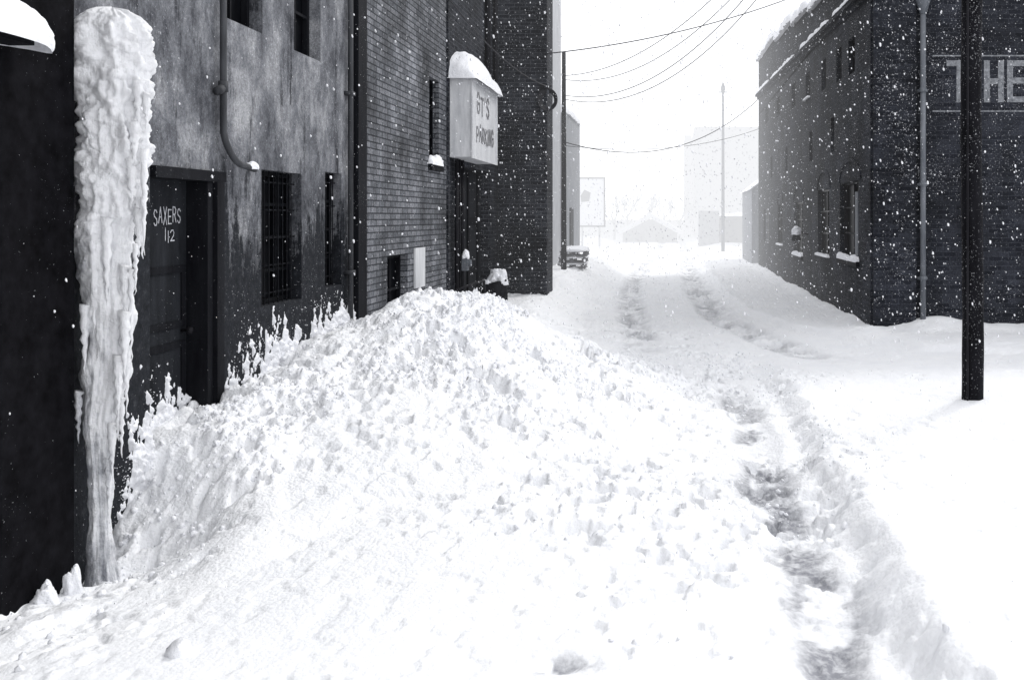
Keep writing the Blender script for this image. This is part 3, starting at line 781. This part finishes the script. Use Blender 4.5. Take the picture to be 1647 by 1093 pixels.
F += [(i, i+1, i+7, i+6) for i in range(5)]; F += [(0, 1, 2, 3, 4, 5), (6, 7, 8, 9, 10, 11)]
mesh_obj("cornice", V, F, RBRICK, b)
for k, (ya, yb) in enumerate([(15.2, 17.9), (18.6, 22.6), (24.0, 29.5), (30.5, 34.8)]):
    lump_strip([(RX-.07, ya, 5.62+(ya-15)*.044), (RX-.07, yb, 5.62+(yb-15)*.044)], .15, .09, 20+k, .07, .6, name="cornice_snow", parent=b)
for k, ((ya, za), (yb, zb)) in enumerate([(prof[0], prof[1]), (prof[2], prof[3]), (prof[4], prof[5]), (prof[6], prof[7]), (prof[8], prof[9])]):
    lump_strip([(RX+.12, ya, za), (RX+.12, yb, zb)], .5, .24, 30+k, .08, .7, name="parapet_snow", parent=b)
for i, h in enumerate(holes):
    low = h[2] < 3
    window(b, 'X', RX, -1, h, .15, (2, 3) if low else (1, 2), i in (0, 2), PIPE if i == 4 else (IRON if i == 0 else GLASS), .08 if i in (0, 2) else (.04 if i in (1, 3, 8) else None), 40+i)
for h in holes[:4]:
    yc = (h[0]+h[1])/2; hw = (h[1]-h[0])/2; m = 14
    V = []; F = []
    for k in range(m+1):
        a0 = math.pi*k/m
        for rr, xo in ((1.0, .02), (1.22, .02), (1.22, .0005), (1.0, .0005)):
            V.append((RX-xo, yc+math.cos(a0)*hw*rr, h[3]+.01+math.sin(a0)*.34*rr))
    for k in range(m):
        for j in range(4): F.append((k*4+j, k*4+(j+1) % 4, k*4+4+(j+1) % 4, k*4+4+j))
    mesh_obj("window_arch", V, F, RBRICK, b)
g = G(); g.box((RX+.02, 16.15, 1.2), (RX+.06, 16.40, 2.35)); g.obj("window_board", PIPE, b)
g = G(); g.box((RX+.03, 14.9, -.6), (3.86, 14.999, 6.2)); g.obj("pilaster", RBRICK, b)
g = G(); FY = 15.0
for z in (4.49, 3.60): g.add([(4.15, FY-.003, z), (9, FY-.003, z), (9, FY-.003, z+.022), (4.15, FY-.003, z+.022)], [(0, 1, 2, 3)])
g.obj("painted_border", FADED, b)
lettering("painted_lettering", "T", lambda u, v, o: (4.42+u, FY-o, 3.80+v), .58, .32, .1, .095, FADED, b, 0, 1, "faded white painted letter T")
lettering("painted_lettering", "HE", lambda u, v, o: (5.00+u, FY-o, 3.80+v), .58, .27, .11, .095, FADED, b, 0, 1, "faded white painted letters HE completing THE")
g = G(); g.tube([(3.97, 14.9, -.2), (3.97, 14.9, 5.15)], .045, 14)
g.tube([(3.97, 14.9, 5.15), (3.97, 14.9, 5.38), (3.97, 14.9, 5.5)], [.05, .12, .12], 14)
for z in (.9, 2.4, 3.9): g.tube([(3.97, 14.9, z), (3.97, 14.9, z+.07)], .056, 14); g.box((3.89, 14.93, z+.01), (4.05, 14.997, z+.05))
g.obj("rain_pipe", PIPE, b, True)
l_ = root("wall_lamp", (RX-.12, 22.0, 1.75), "small iron wall lamp buried under a clump of snow", "lamp")
g = G(); g.tube([(RX, 22, 1.5), (RX-.25, 22, 1.6), (RX-.28, 22, 1.52)], .02, 8); g.tube([(RX-.28, 22, 1.54), (RX-.28, 22, 1.40), (RX-.28, 22, 1.35)], [.05, .12, .10], 12); g.obj("bracket", IRON, l_, True)
blob((RX-.27, 22.0, 1.56), (.11, .13, .15), 14, "snow_cap", l_, .7)

p_ = root("utility_pole", (2.87, 9.0, gz(2.87, 9)-.1), "dark creosoted timber utility pole standing in deep snow", "pole")
g = G(); N_ = 40
pts = [(2.87+.010*math.sin(i*.3), 9.0, -.2+i*.2) for i in range(N_)]
g.tube(pts, [.104-.0004*i+.002*math.sin(i*1.9) for i in range(N_)], 18)
g.obj("shaft", POLEM, p_, True)
g = G(); g.tube([(2.80, 8.91, .1), (2.80, 8.905, 5.8)], .010, 6); g.obj("ground_wire", IRON, p_)

def pole(name, x, y, h, r0, mat, label, arm=None, group=None):
    p = root(name, (x, y, gz(x, y)-.05), label, "pole", group)
    g = G(); g.tube([(x, y, -.3+(h+.3)*i/8) for i in range(9)], [r0*(1-.04*i) for i in range(9)], 12); g.obj("shaft", mat, p, True)
    if arm:
        g = G(); arm(g); g.obj("lamp_head", mat, p)
    return p
pole("utility_pole", -2.85, 24, 6.15, .075, POLEM, "slim dark utility pole beside the pale building")
def arm1(g):
    g.tube([(2.7, 52, 8.9), (2.7, 52, 9.05), (2.7, 52, 9.2), (2.7, 52, 9.45)], [.09, .14, .12, .03], 10); g.box((2.45, 51.95, 8.86), (2.95, 52.05, 8.92))
pole("street_lamp", 2.70, 52, 9.1, .10, PIPE, "tall slim pale lamp standard rising from the snow", arm1)["category"] = "lamp"

def wire(a, b_, sag, r_, seg=36, label="black overhead cable slung across the alley"):
    a = Vector(a); b_ = Vector(b_)
    pts = []
    for i in range(seg+1):
        t = i/seg; p = a.lerp(b_, t); p.z -= sag*4*t*(1-t); pts.append(p)
    g = G(); g.tube(pts, r_, 6)
    o = g.obj("overhead_wire", WIREM, None, True, loc=a)
    tag(o, label, "cable", "cables slung over the alley")
wire((-2.53, 18.5, 5.15), (3.3, 22, 7.3), .22, .012)
wire((-2.85, 24, 5.55), (3.4, 19, 9.6), 1.15, .009)
wire((-2.85, 24, 5.45), (3.4, 19, 9.3), 1.35, .009)
wire((-2.85, 24, 5.05), (3.4, 20, 9.3), 1.45, .010)
wire((-2.85, 24, 4.95), (3.4, 21, 9.0), 1.45, .010)
wire((-2.85, 24, 3.85), (3.15, 33.8, 6.3), .95, .013)
wire((-2.85, 24, 3.75), (3.15, 34.6, 5.2), .35, .008)
wire((WX+.1, 12.9, 5.3), (-2.55, 18.4, 4.5), .25, .010)

# trash barrel with snow
BX, BY, BZ = -3.12, 16.2, .08
t_ = root("trash_barrel", (BX, BY, .3), "dented dark steel trash barrel heaped with snow", "bin")
prof_ = [(.1, .21), (.3, .215), (.32, .228), (.34, .215), (.5, .215), (.52, .23), (.54, .215), (.66, .21), (.68, .225), (.71, .225), (.71, .19), (.62, .18)]
V = []; F = []
for i, (z, rr) in enumerate(prof_):
    for k in range(24):
        an_ = 2*math.pi*k/24; q = rr*(1+.05*math.sin(an_*3+z*5)); V.append((BX+q*math.cos(an_), BY+q*math.sin(an_), BZ+z+.05*math.cos(an_)*(z > .6)))
for i in range(len(prof_)-1):
    for k in range(24): F.append((i*24+k, i*24+(k+1) % 24, (i+1)*24+(k+1) % 24, (i+1)*24+k))
mesh_obj("drum", V, F, IRON, t_, True)
for sx in (-1, 1):
    g = G(); g.tube([(BX+sx*.225, BY-.06, BZ+.60), (BX+sx*.28, BY-.06, BZ+.60), (BX+sx*.28, BY+.06, BZ+.60), (BX+sx*.225, BY+.06, BZ+.60)], .014, 6)
    g.obj("handle", IRON, t_)
blob((BX+.06, BY-.02, BZ+.69), (.18, .17, .22), 9, "snow_cap", t_, .9, -.1)
blob((BX-.12, BY-.08, BZ+.66), (.10, .12, .09), 11, "snow_cap", t_, .9, -.1)
rl = root("pipe_rail", (-3.3, 14.6, .9), "bent iron pipe rail poking from the snow", "rail")
g = G(); g.tube([(-3.45, 14.3, .75), (-3.2, 14.9, .85), (-3.15, 15.4, .86), (-3.2, 15.8, .5)], .022, 8); g.obj("rail", IRON, rl, True)

PZ = gz(-2.8, 25.2)-.02
for k in range(3):
    z0 = PZ+k*.17; x0, y0 = -3.12+.03*k, 24.8
    g = G()
    for i in range(5): g.box((x0, y0+i*.2, z0+.10), (x0+.72, y0+i*.2+.13, z0+.125))
    for i in range(3): g.box((x0+.02+i*.30, y0, z0+.02), (x0+.10+i*.30, y0+.95, z0+.0995))
    for i in range(3): g.box((x0, y0+i*.4, z0), (x0+.72, y0+i*.4+.13, z0+.0195))
    o = g.obj("wooden_pallet", WOOD, None, False, loc=(x0+.36, y0+.4, z0))
    tag(o, "grey wooden pallet stacked and dusted with snow", "pallet", "stacked pallets")
    lump_strip([(x0+.36, y0-.03, z0+.12), (x0+.36, y0+.98, z0+.12)], .76, .05 if k < 2 else .16, 16+k, .05, name="snow_cap", parent=o)

# ================================================================== DISTANCE
b = root("warehouse", (10, 92, 0), "large pale warehouse faint under painted haze", "building")
g = G(); g.box((1.9, 90, -.5), (9.5, 112, 10.7)); g.box((9.502, 91, -.5), (40, 112, 9.6)); g.obj("wall", PALEG, b)
for q in ((2.4, 3.8, 2.9), (4.6, 8.6, 2.3)):
    g = G(); g.box((q[0], 89.9, .2), (q[1], 89.99, q[2])); g.obj("door", TRIM, b)
b = root("warehouse", (1.6, 104, 0), "narrow pale brick block faint beside the warehouse", "building")
g = G(); g.box((1.1, 103, -.5), (1.88, 112, 11)); g.obj("wall", PALEG, b)
b = root("garage", (4.2, 62, 0), "low dark garage half buried behind ploughed snow", "building")
g = G(); g.box((2.95, 62, -.4), (8.0, 66, 2.0)); g.obj("wall", TRIM, b)
g = G(); g.box((1.6, 61.7, -.4), (2.94, 62.5, 2.35)); g.obj("gatepost_wall", PALEG, b)
lump_strip([(2.8, 63.5, 2.0), (8.1, 63.5, 2.0)], 4.2, .35, 21, .15, name="roof_snow", parent=b)
b = root("shed", (3.4, 38, 0), "small whitewashed shed beyond the warehouse", "shed")
g = G(); g.add([(2.98, 36, -.4), (5.4, 36, -.4), (5.4, 36, 2.6), (4.2, 36, 3.9), (2.98, 36, 3.0), (2.98, 41, -.4), (5.4, 41, -.4), (5.4, 41, 2.6), (4.2, 41, 3.9), (2.98, 41, 3.0)],
    [(0,1,2,3,4),(5,9,8,7,6),(0,4,9,5),(1,6,7,2)]); g.obj("wall", PALEG, b)
g = G(); g.add([(2.85, 35.8, 2.95), (4.2, 35.8, 4.0), (4.2, 41.2, 4.0), (2.85, 41.2, 2.95), (5.5, 35.8, 2.6), (5.5, 41.2, 2.6)], [(0, 1, 2, 3), (1, 4, 5, 2)])
g.obj("roof", FRESH, b)
b = root("gabled_house", (-2.2, 72, 0), "small gabled house with a snow-covered roof", "house")
g = G(); g.add([(-4.0, 72, -.5), (.2, 72, -.5), (.2, 72, .7), (-1.9, 72, 1.8), (-4.0, 72, .7), (-4.0, 78, -.5), (.2, 78, -.5), (.2, 78, .7), (-1.9, 78, 1.8), (-4.0, 78, .7)],
    [(0,1,2,3,4),(5,9,8,7,6),(0,4,9,5),(1,6,7,2)]); g.obj("wall", WOOD, b)
g = G(); g.add([(-4.4, 71.6, .50), (-1.9, 71.6, 1.9), (.6, 71.6, .50), (-4.4, 78.4, .50), (-1.9, 78.4, 1.9), (.6, 78.4, .50), (-4.4, 71.6, .85), (-1.9, 71.6, 2.25), (.6, 71.6, .85), (-4.4, 78.4, .85), (-1.9, 78.4, 2.25), (.6, 78.4, .85)],
    [(6,7,10,9),(7,8,11,10),(0,1,7,6),(1,2,8,7),(0,3,4,1),(1,4,5,2)]); g.obj("roof", FRESH, b)
for q in (-3.0, -1.5):
    g = G(); g.box((q, 71.93, .1), (q+.7, 71.99, .7)); g.obj("window", GLASS, b)
b = root("billboard", (-5.4, 60, 0), "white framed billboard on posts standing in snow", "sign")
g = G(); g.box((-6.2, 60, 1.4), (-4.55, 60.12, 4.4)); g.obj("panel", FRESH, b)
g = G(); g.box((-6.30, 59.95, 4.402), (-4.45, 60.15, 4.50)); g.box((-6.30, 59.95, 1.30), (-4.45, 60.15, 1.398)); g.box((-6.30, 59.95, 1.4), (-6.202, 60.15, 4.4)); g.box((-4.548, 59.95, 1.4), (-4.45, 60.15, 4.4)); g.obj("frame", TRIM, b)
for q in (-6.0, -4.9):
    g = G(); g.box((q, 60.02, -.4), (q+.12, 60.14, 1.29)); g.obj("post", WHITEP, b)
g = G(); g.add([(-6.0, 59.99, 2.9), (-5.5, 59.99, 2.95), (-5.4, 59.99, 3.5), (-5.8, 59.99, 3.7), (-6.05, 59.99, 3.3)], [(0, 1, 2, 3, 4)]); g.obj("poster_image", WOOD, b)

def bare_tree(x, y, h, seed):
    rr = random.Random(seed); t = root("bare_tree", (x, y, 0), "leafless winter tree faint under painted haze", "tree", "bare trees in the distance")
    gt = G(); gt.tube([(x, y, -.3), (x+.1, y, h*.2), (x+.05, y, h*.4)], [h*.025, h*.02, h*.014], 8); gt.obj("trunk", BARK, t, True)
    gc = G()
    def br(p, d, L, rd, dep):
        q = p+d*L; m = p.lerp(q, .5)+Vector((rr.uniform(-1, 1), rr.uniform(-1, 1), rr.uniform(-.5, 1)))*L*.07
        gc.tube([p, m, q], [rd, rd*.8, rd*.6], 5, False)
        if dep == 0: return
        for k in range(3):
            dd_ = (d+Vector((rr.uniform(-1, 1), rr.uniform(-1, 1), rr.uniform(-.25, .8)))*.75).normalized()
            br(q if k else m, dd_, L*rr.uniform(.62, .85), rd*.6, dep-1)
    for k in range(6):
        an_ = k*1.3+rr.random(); br(Vector((x+.06, y, h*(.2+.035*k))), Vector((math.cos(an_)*.8, math.sin(an_)*.8, 1)).normalized(), h*.20, h*.011, 4)
    gc.obj("crown", BARK, t)
for i, (x, y, h) in enumerate([(-5.2, 80, 4.6), (-4.3, 84, 5.6), (-2.8, 86, 5.0), (-1.0, 86, 5.4), (.4, 82, 4.4)]):
    bare_tree(x, y, h, 50+i)

# ------------------------------------------------------------------ light
W = bpy.data.worlds.new("World"); scene.world = W; W.use_nodes = True
nt = W.node_tree; nt.nodes.clear()
sky = nt.nodes.new('ShaderNodeTexSky'); sky.sky_type = 'NISHITA'; sky.sun_disc = False
ELEV, ROT = math.radians(44), math.radians(40)
sky.sun_elevation = ELEV; sky.sun_rotation = ROT
hs = nt.nodes.new('ShaderNodeHueSaturation'); hs.inputs['Saturation'].default_value = .3
mx = nt.nodes.new('ShaderNodeMix'); mx.data_type = 'RGBA'; mx.inputs[0].default_value = .93
mx.inputs[7].default_value = (9.8, 9.88, 10.15, 1)      # snow-cloud deck over the whole sky
bg = nt.nodes.new('ShaderNodeBackground'); bg.inputs[1].default_value = .15
ou = nt.nodes.new('ShaderNodeOutputWorld')
nt.links.new(sky.outputs[0], hs.inputs['Color']); nt.links.new(hs.outputs[0], mx.inputs[6]); nt.links.new(mx.outputs[2], bg.inputs[0]); nt.links.new(bg.outputs[0], ou.inputs[0])
sd = bpy.data.lights.new("sun", 'SUN'); sd.energy = 1.35; sd.angle = math.radians(12); sd.color = (1, .985, .96)
so = bpy.data.objects.new("sun", sd); COL.objects.link(so)
d = Vector((math.sin(ROT)*math.cos(ELEV), math.cos(ROT)*math.cos(ELEV), math.sin(ELEV)))
so.rotation_euler = d.to_track_quat('Z', 'Y').to_euler(); so.location = d*40

# ------------------------------------------------------------------ camera
cd = bpy.data.cameras.new("camera"); co_ = bpy.data.objects.new("camera", cd); COL.objects.link(co_)
co_.location = (0, 0, EYE); co_.rotation_euler = (math.radians(90), 0, 0)
cd.sensor_width = 36; cd.lens = 36*1500/1647
cd.shift_x = -261.5/1647; cd.shift_y = -196.5/1647
cd.clip_start = .05; cd.clip_end = 3000
scene.camera = co_
scene.view_settings.view_transform = 'Standard'; scene.view_settings.look = 'None'; scene.view_settings.exposure = 0
